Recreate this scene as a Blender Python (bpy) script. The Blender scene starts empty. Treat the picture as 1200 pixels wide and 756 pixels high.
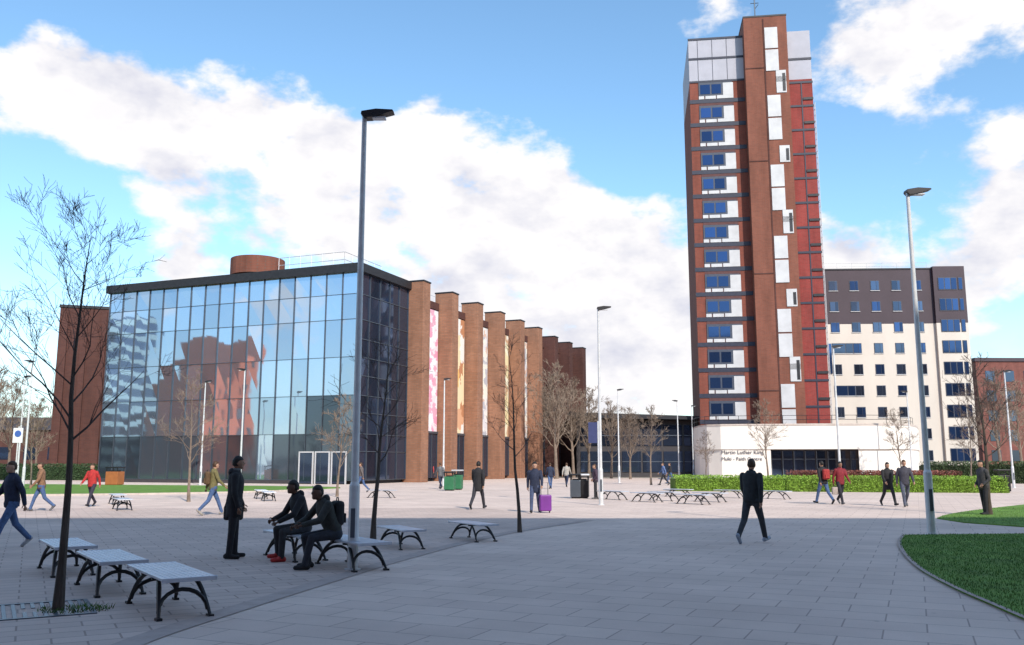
import bpy, math, random
import numpy as np
from mathutils import Vector, Matrix
R=math.radians
rnd=random.Random(7)
scene=bpy.context.scene; C=scene.collection
# ------------------------------------------------------------------ camera
F=1050.0; H=1.65; TH=math.atan(165/F); ct,st=math.cos(TH),math.sin(TH)
cd=bpy.data.cameras.new('camera'); cam=bpy.data.objects.new('camera',cd); C.objects.link(cam)
cd.sensor_width=36; cd.lens=F/1200*36; cd.clip_end=5000; cd.clip_start=.1
cam.location=(0,0,H); cam.rotation_euler=(math.pi/2+TH,0,0); scene.camera=cam
scene.view_settings.view_transform='Standard'
try: scene.view_settings.look='None'
except Exception: pass
scene.view_settings.exposure=0
def G(px,py,z=0.0):
    x=(px-600)/F; y=-(py-378)/F; dy=ct-y*st; dz=st+y*ct; t=(z-H)/dz
    return (x*t,dy*t)
def AX(px,Y,z=2.0): return (px-600)/F*(Y*ct+(z-H)*st)
def DIR(px,py):
    x=(px-600)/F; y=-(py-378)/F
    return Vector((x,ct-y*st,st+y*ct)).normalized()
# ------------------------------------------------------------------ materials
MC={}
def nodes(name):
    m=bpy.data.materials.new(name); m.use_nodes=True; nt=m.node_tree
    return m,nt,nt.nodes['Principled BSDF']
def N(nt,t,**k):
    n=nt.nodes.new(t)
    for a,b in k.items(): setattr(n,a,b)
    return n
def mat(name,col,rough=.7,metal=0.,var=.15,scale=3.,bump=0.,spec=.4,stretch=(1,1,1),bscale=None):
    if name in MC: return MC[name]
    m,nt,p=nodes(name); L=nt.links.new
    tc=N(nt,'ShaderNodeTexCoord'); mp=N(nt,'ShaderNodeMapping'); mp.inputs['Scale'].default_value=stretch
    L(tc.outputs['Object'],mp.inputs[0])
    n=N(nt,'ShaderNodeTexNoise'); n.inputs['Scale'].default_value=scale; n.inputs['Detail'].default_value=6; n.inputs['Roughness'].default_value=.6
    L(mp.outputs[0],n.inputs['Vector'])
    r=N(nt,'ShaderNodeValToRGB'); r.color_ramp.elements[0].position=.3; r.color_ramp.elements[1].position=.7
    r.color_ramp.elements[0].color=tuple(c*(1-var) for c in col)+(1,); r.color_ramp.elements[1].color=tuple(min(1,c*(1+var)) for c in col)+(1,)
    L(n.outputs['Fac'],r.inputs[0]); L(r.outputs[0],p.inputs['Base Color'])
    p.inputs['Roughness'].default_value=rough; p.inputs['Metallic'].default_value=metal; p.inputs['Specular IOR Level'].default_value=spec
    if bump:
        b=N(nt,'ShaderNodeBump'); b.inputs['Strength'].default_value=bump; b.inputs['Distance'].default_value=.03
        n2=N(nt,'ShaderNodeTexNoise'); n2.inputs['Scale'].default_value=bscale or scale*5; n2.inputs['Detail'].default_value=4
        L(mp.outputs[0],n2.inputs['Vector']); L(n2.outputs['Fac'],b.inputs['Height']); L(b.outputs[0],p.inputs['Normal'])
    MC[name]=m; return m
def brickmat(name,c1,c2,mortar,bw=.45,bh=.15,ms=.02,rough=.85,big=.14):
    if name in MC: return MC[name]
    m,nt,p=nodes(name); L=nt.links.new
    tc=N(nt,'ShaderNodeTexCoord'); sp=N(nt,'ShaderNodeSeparateXYZ'); L(tc.outputs['Object'],sp.inputs[0])
    ad=N(nt,'ShaderNodeMath',operation='ADD'); L(sp.outputs[0],ad.inputs[0]); L(sp.outputs[1],ad.inputs[1])
    cb=N(nt,'ShaderNodeCombineXYZ'); L(ad.outputs[0],cb.inputs[0]); L(sp.outputs[2],cb.inputs[1])
    b=N(nt,'ShaderNodeTexBrick'); L(cb.outputs[0],b.inputs['Vector'])
    b.inputs['Color1'].default_value=c1+(1,); b.inputs['Color2'].default_value=c2+(1,); b.inputs['Mortar'].default_value=mortar+(1,)
    b.inputs['Scale'].default_value=1; b.inputs['Brick Width'].default_value=bw; b.inputs['Row Height'].default_value=bh; b.inputs['Mortar Size'].default_value=ms
    n=N(nt,'ShaderNodeTexNoise'); n.inputs['Scale'].default_value=.5; n.inputs['Detail'].default_value=8; n.inputs['Roughness'].default_value=.65
    mp=N(nt,'ShaderNodeMapping'); mp.inputs['Scale'].default_value=(1.5,1.5,.35); L(tc.outputs['Object'],mp.inputs[0]); L(mp.outputs[0],n.inputs['Vector'])
    mr=N(nt,'ShaderNodeMapRange'); mr.inputs[1].default_value=.3; mr.inputs[2].default_value=.7; mr.inputs[3].default_value=1-big*2; mr.inputs[4].default_value=1+big
    L(n.outputs['Fac'],mr.inputs[0])
    vm=N(nt,'ShaderNodeVectorMath',operation='SCALE'); L(b.outputs['Color'],vm.inputs[0]); L(mr.outputs[0],vm.inputs['Scale'])
    L(vm.outputs[0],p.inputs['Base Color']); p.inputs['Roughness'].default_value=rough; p.inputs['Specular IOR Level'].default_value=.25
    MC[name]=m; return m
def pavemat(name,c1,c2,mortar,bw,bh,rot,ms=.012):
    m,nt,p=nodes(name); L=nt.links.new
    tc=N(nt,'ShaderNodeTexCoord'); mp=N(nt,'ShaderNodeMapping'); mp.inputs['Rotation'].default_value=(0,0,R(rot)); L(tc.outputs['Object'],mp.inputs[0])
    b=N(nt,'ShaderNodeTexBrick'); L(mp.outputs[0],b.inputs['Vector'])
    b.inputs['Color1'].default_value=c1+(1,); b.inputs['Color2'].default_value=c2+(1,); b.inputs['Mortar'].default_value=mortar+(1,)
    b.inputs['Scale'].default_value=1; b.inputs['Brick Width'].default_value=bw; b.inputs['Row Height'].default_value=bh; b.inputs['Mortar Size'].default_value=ms
    b.inputs['Mortar Smooth'].default_value=.3
    n=N(nt,'ShaderNodeTexNoise'); n.inputs['Scale'].default_value=.35; n.inputs['Detail'].default_value=9; n.inputs['Roughness'].default_value=.65; L(tc.outputs['Object'],n.inputs['Vector'])
    mr=N(nt,'ShaderNodeMapRange'); mr.inputs[1].default_value=.3; mr.inputs[2].default_value=.7; mr.inputs[3].default_value=.82; mr.inputs[4].default_value=1.08; L(n.outputs['Fac'],mr.inputs[0])
    n2=N(nt,'ShaderNodeTexNoise'); n2.inputs['Scale'].default_value=60; n2.inputs['Detail'].default_value=3; L(tc.outputs['Object'],n2.inputs['Vector'])
    mr2=N(nt,'ShaderNodeMapRange'); mr2.inputs[3].default_value=.88; mr2.inputs[4].default_value=1.12; L(n2.outputs['Fac'],mr2.inputs[0])
    mu=N(nt,'ShaderNodeMath',operation='MULTIPLY'); L(mr.outputs[0],mu.inputs[0]); L(mr2.outputs[0],mu.inputs[1])
    vo=N(nt,'ShaderNodeTexVoronoi'); vo.inputs['Scale'].default_value=1.7; L(tc.outputs['Object'],vo.inputs['Vector'])
    ms_=N(nt,'ShaderNodeMapRange'); ms_.inputs[1].default_value=.035; ms_.inputs[2].default_value=.06; ms_.inputs[3].default_value=.75; ms_.inputs[4].default_value=1; L(vo.outputs['Distance'],ms_.inputs[0])
    mu2=N(nt,'ShaderNodeMath',operation='MULTIPLY'); L(mu.outputs[0],mu2.inputs[0]); L(ms_.outputs[0],mu2.inputs[1])
    vm=N(nt,'ShaderNodeVectorMath',operation='SCALE'); L(b.outputs['Color'],vm.inputs[0]); L(mu2.outputs[0],vm.inputs['Scale'])
    L(vm.outputs[0],p.inputs['Base Color']); p.inputs['Roughness'].default_value=.8; p.inputs['Specular IOR Level'].default_value=.18
    bp=N(nt,'ShaderNodeBump'); bp.inputs['Strength'].default_value=.35; bp.inputs['Distance'].default_value=.005; L(b.outputs['Fac'],bp.inputs['Height']); bp.invert=True; L(bp.outputs[0],p.inputs['Normal'])
    MC[name]=m; return m
def glassmat(name,col,metal=.85,rough=.03,var=.25):
    m,nt,p=nodes(name); L=nt.links.new
    oi=N(nt,'ShaderNodeObjectInfo'); mr=N(nt,'ShaderNodeMapRange'); mr.inputs[3].default_value=1-var; mr.inputs[4].default_value=1+var*.4; L(oi.outputs['Random'],mr.inputs[0])
    vm=N(nt,'ShaderNodeVectorMath',operation='SCALE'); vm.inputs[0].default_value=col; L(mr.outputs[0],vm.inputs['Scale']); L(vm.outputs[0],p.inputs['Base Color'])
    p.inputs['Metallic'].default_value=metal; p.inputs['Roughness'].default_value=rough
    tc=N(nt,'ShaderNodeTexCoord'); n=N(nt,'ShaderNodeTexNoise'); n.inputs['Scale'].default_value=.6; n.inputs['Detail'].default_value=1; L(tc.outputs['Object'],n.inputs['Vector'])
    b=N(nt,'ShaderNodeBump'); b.inputs['Strength'].default_value=.10; b.inputs['Distance'].default_value=.04; L(n.outputs['Fac'],b.inputs['Height']); L(b.outputs[0],p.inputs['Normal'])
    MC[name]=m; return m
def bannermat(name,cols,scale,stretch):
    m,nt,p=nodes(name); L=nt.links.new
    tc=N(nt,'ShaderNodeTexCoord'); mp=N(nt,'ShaderNodeMapping'); mp.inputs['Scale'].default_value=stretch; L(tc.outputs['Object'],mp.inputs[0])
    nz=N(nt,'ShaderNodeTexNoise'); nz.inputs['Scale'].default_value=2.5; L(mp.outputs[0],nz.inputs['Vector'])
    ad=N(nt,'ShaderNodeVectorMath',operation='ADD'); L(mp.outputs[0],ad.inputs[0]); L(nz.outputs['Color'],ad.inputs[1])
    v=N(nt,'ShaderNodeTexVoronoi'); v.inputs['Scale'].default_value=scale; L(ad.outputs[0],v.inputs['Vector'])
    sp=N(nt,'ShaderNodeSeparateColor'); L(v.outputs['Color'],sp.inputs[0])
    r=N(nt,'ShaderNodeValToRGB'); r.color_ramp.interpolation='CONSTANT'
    e=r.color_ramp.elements
    while len(e)<len(cols): e.new(.5)
    for i,c in enumerate(cols): e[i].position=i/len(cols); e[i].color=c+(1,)
    L(sp.outputs[0],r.inputs[0]); L(r.outputs[0],p.inputs['Base Color']); p.inputs['Roughness'].default_value=.6
    MC[name]=m; return m
# ------------------------------------------------------------------ mesh builder
class MB:
    def __init__(s): s.v=[];s.f=[];s.m=[]
    def add(s,vs,fs,mi=0):
        o=len(s.v); s.v+= [tuple(v) for v in vs]; s.f+=[tuple(i+o for i in f) for f in fs]; s.m+=[mi]*len(fs); return s
    def box(s,a,b,mi=0,M=None):
        x0,y0,z0=a;x1,y1,z1=b
        vs=[Vector(p) for p in ((x0,y0,z0),(x1,y0,z0),(x1,y1,z0),(x0,y1,z0),(x0,y0,z1),(x1,y0,z1),(x1,y1,z1),(x0,y1,z1))]
        if M: vs=[M@v for v in vs]
        return s.add(vs,[(0,3,2,1),(4,5,6,7),(0,1,5,4),(1,2,6,5),(2,3,7,6),(3,0,4,7)],mi)
    def loft(s,rings,mi=0,caps=True):
        n=len(rings[0]); vs=[p for r in rings for p in r]; fs=[]
        for k in range(len(rings)-1):
            for i in range(n):
                j=(i+1)%n; fs.append((k*n+i,k*n+j,(k+1)*n+j,(k+1)*n+i))
        if caps: fs.append(tuple(range(n-1,-1,-1))); fs.append(tuple(range((len(rings)-1)*n,len(rings)*n)))
        return s.add(vs,fs,mi)
    def tube(s,pts,rads,n=6,mi=0,caps=True,flat=1.0):
        pts=[Vector(p) for p in pts]
        if not isinstance(rads,(list,tuple)): rads=[rads]*len(pts)
        rings=[];a=None
        for i,p in enumerate(pts):
            d=(pts[min(i+1,len(pts)-1)]-pts[max(i-1,0)])
            if d.length<1e-9: d=Vector((0,0,1))
            d.normalize()
            if a is None:
                ref=Vector((1,0,0)) if abs(d.x)<.8 else Vector((0,1,0)); a=(ref-d*ref.dot(d)).normalized()
            else:
                a=a-d*a.dot(d)
                if a.length<1e-6: a=d.orthogonal()
                a.normalize()
            b=d.cross(a)
            rings.append([p+(a*math.cos(2*math.pi*k/n)+b*math.sin(2*math.pi*k/n)*flat)*rads[i] for k in range(n)])
        return s.loft(rings,mi,caps)
    def ell(s,c,r,n=10,k=7,mi=0,M=None):
        c=Vector(c); rings=[]
        for i in range(1,k):
            t=math.pi*i/k
            rings.append([Vector((r[0]*math.sin(t)*math.cos(2*math.pi*j/n),r[1]*math.sin(t)*math.sin(2*math.pi*j/n),-r[2]*math.cos(t))) for j in range(n)])
        vs=[Vector((0,0,-r[2]))]+[p for q in rings for p in q]+[Vector((0,0,r[2]))]
        if M: vs=[M@v for v in vs]
        vs=[v+c for v in vs]; fs=[]
        for j in range(n): fs.append((0,1+(j+1)%n,1+j)); fs.append((len(vs)-1,1+(k-2)*n+j,1+(k-2)*n+(j+1)%n))
        for i in range(k-2):
            for j in range(n):
                a=1+i*n+j;b=1+i*n+(j+1)%n; fs.append((a,b,b+n,a+n))
        return s.add(vs,fs,mi)
    def prism(s,poly,z0,z1,mi=0):
        n=len(poly); vs=[(x,y,z0) for x,y in poly]+[(x,y,z1) for x,y in poly]
        fs=[tuple(range(n-1,-1,-1)),tuple(range(n,2*n))]+[(i,(i+1)%n,n+(i+1)%n,n+i) for i in range(n)]
        return s.add(vs,fs,mi)
    def flat(s,poly,z,mi=0): return s.add([(x,y,z) for x,y in poly],[tuple(range(len(poly)))],mi)
    def build(s,name,mats,parent=None,smooth=False,bevel=0):
        me=bpy.data.meshes.new(name); me.from_pydata(s.v,[],s.f)
        if not isinstance(mats,(list,tuple)): mats=[mats]
        for m in mats: me.materials.append(m)
        me.polygons.foreach_set('material_index',s.m)
        if smooth: me.polygons.foreach_set('use_smooth',[True]*len(s.f))
        me.update()
        o=bpy.data.objects.new(name,me); C.objects.link(o)
        if parent: o.parent=parent
        if bevel:
            b=o.modifiers.new('bevel','BEVEL'); b.width=bevel; b.segments=2; b.limit_method='ANGLE'
        return o
def tag(o,label,cat,group=None,kind=None):
    o['label']=label; o['category']=cat
    if group: o['group']=group
    if kind: o['kind']=kind
    return o
def thing(name,label,cat,loc=(0,0,0),rz=0,group=None):
    o=bpy.data.objects.new(name,None); C.objects.link(o); o.location=loc; o.rotation_euler=(0,0,rz); o.empty_display_size=.2
    return tag(o,label,cat,group)
def struct(o): o['kind']='structure'; return o
def dup(root,loc,rz,label,scale=1,group=None):
    r=root.copy(); C.objects.link(r); r.location=loc; r.rotation_euler=(0,0,rz); r['label']=label; r.scale=(scale,)*3
    if group: r['group']=group
    for ch in list(root.children):
        c=ch.copy(); C.objects.link(c); c.parent=r
        for g in list(ch.children):
            d=g.copy(); C.objects.link(d); d.parent=c
    return r
# ------------------------------------------------------------------ palette
M_white=mat('white_render',(.74,.69,.64),.8,var=.08,scale=.4,bump=.05,stretch=(1,1,.4))
M_brown=brickmat('brown_brick',(.35,.165,.10),(.27,.125,.075),(.24,.15,.11))
M_terra=brickmat('terracotta_brick',(.235,.062,.04),(.195,.052,.036),(.17,.08,.065))
M_red=brickmat('red_brick',(.29,.045,.04),(.24,.036,.033),(.2,.075,.065))
M_mutred=brickmat('muted_brick',(.22,.075,.06),(.18,.06,.05),(.17,.09,.08))
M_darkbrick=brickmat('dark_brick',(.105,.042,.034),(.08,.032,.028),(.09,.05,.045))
M_pierb=brickmat('pier_brick',(.23,.078,.05),(.19,.065,.043),(.17,.09,.07))
M_navy=mat('navy_band',(.025,.028,.05),.5,var=.2)
M_grey=mat('grey_cladding',(.36,.36,.42),.6,var=.08,scale=.6)
M_panel=mat('pale_panel',(.50,.50,.52),.6,var=.12,scale=.7)
M_dark=mat('dark_metal',(.03,.03,.035),.45,.3,var=.2)
M_mull=mat('mullion_metal',(.11,.13,.16),.4,.6,var=.1)
M_galv=mat('galvanised_steel',(.62,.63,.65),.45,.15,var=.1,scale=6)
M_steel=mat('bench_steel',(.54,.57,.64),.36,.4,var=.14,scale=5)
M_iron=mat('black_iron',(.015,.015,.018),.45,.2,var=.2)
M_roof=mat('roof_dark',(.05,.045,.05),.7,var=.15)
M_glass=glassmat('sky_glass',(.48,.60,.75),var=.25)
M_glow=glassmat('low_glass',(.13,.17,.22),.7,.06,.5)
M_dglass=glassmat('dark_glass',(.07,.10,.17),.75,.05,.45)
M_bglass=glassmat('blue_window_glass',(.035,.075,.19),.7,.06,.5)
M_cream=mat('cream_render',(.58,.525,.475),.8,var=.07,scale=.3,stretch=(1,1,.4))
M_choc=mat('chocolate_render',(.06,.043,.055),.7,var=.1,scale=.3)
M_wframe=mat('window_frame_dark',(.05,.06,.09),.5)
# ------------------------------------------------------------------ sky
SE,SAZ=R(37),(0.40,-0.9165)
S=Vector((SAZ[0]*math.cos(SE),SAZ[1]*math.cos(SE),math.sin(SE)))
sd=bpy.data.lights.new('sun','SUN'); sun=bpy.data.objects.new('sun',sd); C.objects.link(sun)
sd.energy=5; sd.angle=R(.5); sd.color=(1,.91,.79); sun.rotation_euler=S.to_track_quat('Z','Y').to_euler(); sun.location=(30,-40,60)
w=bpy.data.worlds.new('World'); scene.world=w; w.use_nodes=True; nt=w.node_tree; L=nt.links.new
for n in list(nt.nodes): nt.nodes.remove(n)
out=N(nt,'ShaderNodeOutputWorld'); mix=N(nt,'ShaderNodeMixShader'); bg1=N(nt,'ShaderNodeBackground'); bg2=N(nt,'ShaderNodeBackground')
sky=N(nt,'ShaderNodeTexSky'); sky.sky_type='NISHITA'; sky.sun_disc=False; sky.sun_elevation=SE; sky.sun_rotation=math.atan2(SAZ[0],SAZ[1]); sky.altitude=50; sky.air_density=1.0; sky.dust_density=.6; sky.ozone_density=1.5
tint=N(nt,'ShaderNodeMix',data_type='RGBA',blend_type='MULTIPLY'); tint.inputs[0].default_value=1; tint.inputs[7].default_value=(1.3,1.6,1.65,1)
L(sky.outputs[0],tint.inputs[6]); L(tint.outputs[2],bg1.inputs[0]); bg1.inputs[1].default_value=.15
tc=N(nt,'ShaderNodeTexCoord')
mp=N(nt,'ShaderNodeMapping'); mp.inputs['Scale'].default_value=(1,1,1.7); L(tc.outputs['Generated'],mp.inputs[0])
def noise(src,scale,det,rough,off=(0,0,0)):
    m2=N(nt,'ShaderNodeMapping'); m2.inputs['Location'].default_value=off; L(src,m2.inputs[0])
    n=N(nt,'ShaderNodeTexNoise'); n.inputs['Scale'].default_value=scale; n.inputs['Detail'].default_value=det; n.inputs['Roughness'].default_value=rough; L(m2.outputs[0],n.inputs['Vector']); return n.outputs['Fac']
def MA(op,a,b,clamp=False):
    n=N(nt,'ShaderNodeMath',operation=op); n.use_clamp=clamp
    for i,x in enumerate((a,b)):
        if isinstance(x,(int,float)): n.inputs[i].default_value=x
        else: L(x,n.inputs[i])
    return n.outputs[0]
n1=noise(mp.outputs[0],7.5,10,.57,(3.1,1.7,.4)); n2=noise(mp.outputs[0],7.5,5,.57,(3.1-.02,1.7+.01,.4-.06)); n1b=noise(mp.outputs[0],7.5,5,.57,(3.1,1.7,.4))
acc=None
blobs=[(20,110,.09,.28),(110,85,.08,.32),(120,150,.11,.30),(230,130,.09,.28),(330,120,.08,.32),(380,190,.10,.32),(280,210,.12,.30),(500,200,.10,.36),(600,230,.11,.38),(690,270,.10,.36),(740,330,.11,.34),(560,320,.14,.32),(430,270,.12,.28),(640,390,.14,.28),(760,420,.12,.28),(200,305,.05,.30),(1020,60,.06,.20),(1090,25,.09,.26),(1180,10,.09,.26),(1080,150,.09,.28),(1190,190,.08,.20),(1010,290,.06,.26),(1180,255,.08,.28),(770,160,.03,.22),(1100,310,.08,.12),
 (600,60,.22,-.30),(300,20,.16,-.26),(30,20,.14,-.28),(740,120,.11,-.28),(90,260,.10,-.26),(30,340,.14,-.24),(1070,225,.07,-.28),(450,110,.05,-.15),(170,50,.06,-.14),(730,200,.06,-.1),(1140,90,.06,-.18),(830,30,.05,.2),(1000,130,.04,-.1)]
for px,py,r,wt in blobs:
    d=N(nt,'ShaderNodeVectorMath',operation='DISTANCE'); L(tc.outputs['Generated'],d.inputs[0]); d.inputs[1].default_value=DIR(px,py)
    q=N(nt,'ShaderNodeMapRange',interpolation_type='SMOOTHSTEP'); q.inputs[1].default_value=0; q.inputs[2].default_value=r*1.3; q.inputs[3].default_value=wt; q.inputs[4].default_value=0
    L(d.outputs['Value'],q.inputs[0]); acc=q.outputs[0] if acc is None else MA('ADD',acc,q.outputs[0])
acc=MA('MINIMUM',acc,.42)
den=MA('ADD',MA('MULTIPLY',MA('SUBTRACT',n1,.5),1.9),acc)
q=N(nt,'ShaderNodeMapRange',interpolation_type='SMOOTHSTEP'); q.inputs[1].default_value=.06; q.inputs[2].default_value=.30; L(den,q.inputs[0])
sep=N(nt,'ShaderNodeSeparateXYZ'); L(tc.outputs['Generated'],sep.inputs[0])
hz=N(nt,'ShaderNodeMapRange'); hz.inputs[1].default_value=0; hz.inputs[2].default_value=.2; hz.inputs[3].default_value=.55; hz.inputs[4].default_value=0; L(sep.outputs[2],hz.inputs[0])
fac=MA('MAXIMUM',q.outputs[0],hz.outputs[0])
sh=MA('ADD',MA('MULTIPLY',MA('SUBTRACT',n1b,n2),3.6),.68,True)
thick=N(nt,'ShaderNodeMapRange'); thick.inputs[1].default_value=.3; thick.inputs[2].default_value=.75; thick.inputs[3].default_value=.28; thick.inputs[4].default_value=-.14; L(den,thick.inputs[0])
sh=MA('ADD',sh,thick.outputs[0],True)
cm=N(nt,'ShaderNodeMix',data_type='RGBA'); cm.inputs[6].default_value=(.52,.54,.66,1); cm.inputs[7].default_value=(.90,.88,.88,1); L(sh,cm.inputs[0])
L(cm.outputs[2],bg2.inputs[0]); bg2.inputs[1].default_value=1.18
L(fac,mix.inputs[0]); L(bg1.outputs[0],mix.inputs[1]); L(bg2.outputs[0],mix.inputs[2]); L(mix.outputs[0],out.inputs[0])
# ------------------------------------------------------------------ ground
M_earth=mat('far_ground',(.2,.18,.15),.9,var=.2,scale=.05)
M_lawn=mat('lawn_green',(.11,.22,.03),.9,var=.3,scale=1.2,bump=.6,bscale=60)
M_pave=pavemat('paving_slabs',(.66,.54,.475),(.60,.485,.43),(.38,.30,.27),.8,.53,24,.010)
M_pave2=pavemat('paving_setts',(.57,.46,.41),(.49,.395,.355),(.32,.255,.23),.6,.3,-28,.012)
M_kerb=mat('kerb_stone',(.5,.43,.39),.8,var=.15,scale=4)
M_kdark=mat('kerb_stone_dark',(.38,.31,.285),.8,var=.15,scale=4)
struct(MB().flat([(-1500,-500),(1500,-500),(1500,3000),(-1500,3000)],-.012).build('ground',M_earth))
struct(MB().flat([(-110,-12.4),(110,-12.4),(110,104),(-110,104)],0).build('plaza_paving',M_pave))
def strip(mb,pts,wd,z0,z1,mi=0):
    pts=[Vector((p[0],p[1],0)) for p in pts]
    for i in range(len(pts)-1):
        d=(pts[i+1]-pts[i]).normalized(); n=Vector((-d.y,d.x,0))*wd/2
        a,b=pts[i],pts[i+1]
        mb.prism([(a-n).to_tuple()[:2],(b-n).to_tuple()[:2],(b+n).to_tuple()[:2],(a+n).to_tuple()[:2]],z0,z1,mi)
def strip_flat(mb,pts,wd,z):
    pts=[Vector((p[0],p[1],0)) for p in pts]; Lf=[];Rt=[]
    for i,p in enumerate(pts):
        d=(pts[min(i+1,len(pts)-1)]-pts[max(i-1,0)]).normalized(); n=Vector((-d.y,d.x,0))*wd/2; Lf.append(p+n); Rt.append(p-n)
    vs=[(q.x,q.y,z) for q in Rt+Lf]; n=len(pts)
    mb.add(vs,[(i,i+1,n+i+1,n+i) for i in range(n-1)])
def smoothline(pts,k=6):
    P=[Vector((p[0],p[1])) for p in pts]; o=[]
    for i in range(len(P)-1):
        a=P[max(i-1,0)];b=P[i];c=P[i+1];d=P[min(i+2,len(P)-1)]
        for j in range(k):
            t=j/k; o.append(tuple(.5*((2*b)+(c-a)*t+(2*a-5*b+4*c-d)*t*t+(3*b-a-3*c+d)*t**3)))
    o.append(tuple(P[-1])); return o
curve=smoothline([G(px,py) for px,py in ((60,800),(160,752),(270,716),(370,685),(460,658),(540,637),(610,622),(690,610))],6)
poly=[(-60,curve[0][1])]+curve+[(-1,34),(-60,34)]
struct(MB().flat(poly,.004).build('sett_paving',M_pave2))
k=MB(); strip_flat(k,curve,.30,.008); struct(k.build('paving_edge_band',M_kdark))
ll=[(-90,46.5),(-34,46.5),(-22,47.5),(-15,52),(-12.5,58),(-14,64),(-40,72),(-90,88)]
struct(MB().prism(smoothline(ll,4),-.01,.05).build('lawn',M_lawn))
kb=MB(); strip(kb,smoothline(ll[:6],4),.14,0,.09); struct(kb.build('lawn_kerb',M_kerb))
rl=[G(px,py) for px,py in ((1059,628),(1054,636),(1060,650),(1080,669),(1120,691),(1165,711),(1215,733))]
rl_s=smoothline(rl,5)
near_poly=rl_s+[(22,10),(26,21.5),(15,21.8)]
struct(MB().prism(near_poly,-.01,.03).build('lawn',M_lawn))
kb=MB(); strip_flat(kb,rl_s,.07,.034); struct(kb.build('lawn_kerb',M_kdark))
rl2=[G(1098,608),G(1110,604),G(1140,599),G(1200,592)]; rl2_s=smoothline(rl2,4)
up_poly=rl2_s+[(36,36),(40,24),G(1200,618),G(1130,613)]
struct(MB().prism(up_poly,-.01,.03).build('lawn',M_lawn))
def inside(p,poly):
    x,y=p;c=False;j=len(poly)-1
    for i in range(len(poly)):
        xi,yi=poly[i];xj,yj=poly[j]
        if (yi>y)!=(yj>y) and x<(xj-xi)*(y-yi)/(yj-yi)+xi: c=not c
        j=i
    return c
M_blade=mat('grass_blade',(.08,.17,.03),.7,var=.45,scale=1.5)
gb=MB()
def blades(poly,x0,x1,y0,y1,n,h,z=.03):
    for _ in range(n):
        x=rnd.uniform(x0,x1);y=y0+(y1-y0)*rnd.random()**1.3
        if abs(x)/y>.62: continue
        if not inside((x,y),poly): continue
        a=rnd.uniform(0,6.28);hh=h*rnd.uniform(.5,1.2);c,s_=math.cos(a)*.007,math.sin(a)*.007
        gb.add([(x-c,y-s_,z-.01),(x+c,y+s_,z-.01),(x+rnd.uniform(-.015,.015),y+rnd.uniform(-.015,.015),z+hh)],[(0,1,2)])
blades(near_poly,4,14,8,22,90000,.032); blades(up_poly,11,22,19,34,15000,.045)
tag(gb.build('grass',M_blade),'short green grass blades on the shaded lawns at right','grass',kind='stuff')
# ------------------------------------------------------------------ library (glass hall)
A=(-12.5,72.0); LRZ=math.atan2(.930,.3687)
lib=thing('library_building','glass fronted library building with a row of tall brown brick fins down its side','building',(A[0],A[1],0),LRZ)
HT=17.2; FW=26.6
MB().box((.35,.35,0),(60,FW-.1,16.9)).build('inner_wall',M_roof,lib)
cols,rows=17,6; cw=FW/cols; zs=[.3,4.0,7.1,10.2,13.3,15.4,HT]
for c in range(cols):
    for r in range(rows):
        y0,y1=c*cw,(c+1)*cw; z0,z1=zs[r],zs[r+1]; j=lambda:rnd.uniform(-.014,.014)
        m=M_glow if (r==0 and rnd.random()<.9) or (c<3 and r==1) else M_glass
        MB().add([(j(),y0+.02,z0),(j(),y1-.02,z0),(j(),y1-.02,z1),(j(),y0+.02,z1)],[(0,3,2,1)]).build('glass_panel',m,lib)
g=MB()
for c in range(cols+1): g.box((-.10,c*cw-.02,.3),(.05,c*cw+.02,HT))
g.build('mullion',M_mull,lib)
g=MB()
for z in zs[:-1]: g.box((-.05,0,z-.02),(.04,FW,z+.02))
g.build('transom',M_mull,lib)
MB().box((-.15,5.5,0),(.2,FW+.1,.27)).build('plinth',M_roof,lib)
for d in range(3):
    y=.7+d*1.55; f=MB(); f.box((-.14,y,0),(-.02,y+.1,2.6)).box((-.14,y+1.3,0),(-.02,y+1.4,2.6)).box((-.14,y+.1,2.5),(-.02,y+1.3,2.6))
    dr=f.build('door',M_panel,lib); MB().box((-.09,y+.1,.05),(-.06,y+1.3,2.5)).build('pane',M_dglass,dr)
sc=5; sw=8.4/sc
for c in range(sc):
    for r in range(rows):
        x0,x1=c*sw,(c+1)*sw;j=lambda:rnd.uniform(-.012,.012)
        MB().add([(x0+.02,j(),zs[r]),(x1-.02,j(),zs[r]),(x1-.02,j(),zs[r+1]),(x0+.02,j(),zs[r+1])],[(0,1,2,3)]).build('dark_glass_panel',M_dglass,lib)
g=MB()
for c in range(sc+1): g.box((c*sw-.03,-.09,.3),(c*sw+.03,.05,HT))
for z in zs[:-1]+[2.6,5.7,8.7,11.7]: g.box((0,-.06,z-.03),(8.4,.04,z+.03))
g.build('side_mullion',M_mull,lib)
MB().box((-.35,-.35,HT),(8.45,FW+.3,HT+.7)).build('roof_edge',M_dark,lib)
MB().box((2.5,2,HT+.71),(9,FW-9,HT+1.2)).build('roof',M_darkbrick,lib)
MB().tube([(3.5,12.9,HT+1.2),(3.5,12.9,HT+2.75)],2.4,28).build('brick_drum',M_pierb,lib)
rl_=MB()
def rail(mb,a,b,z,h=1.1,step=1.5,r=.022):
    a=Vector(a);b=Vector(b);n=max(1,int((b-a).length/step))
    for i in range(n+1):
        p=a.lerp(b,i/n); mb.tube([(p.x,p.y,z),(p.x,p.y,z+h)],r,4)
    for hh in (h*.5,h): mb.tube([(a.x,a.y,z+hh),(b.x,b.y,z+hh)],r,4)
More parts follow.
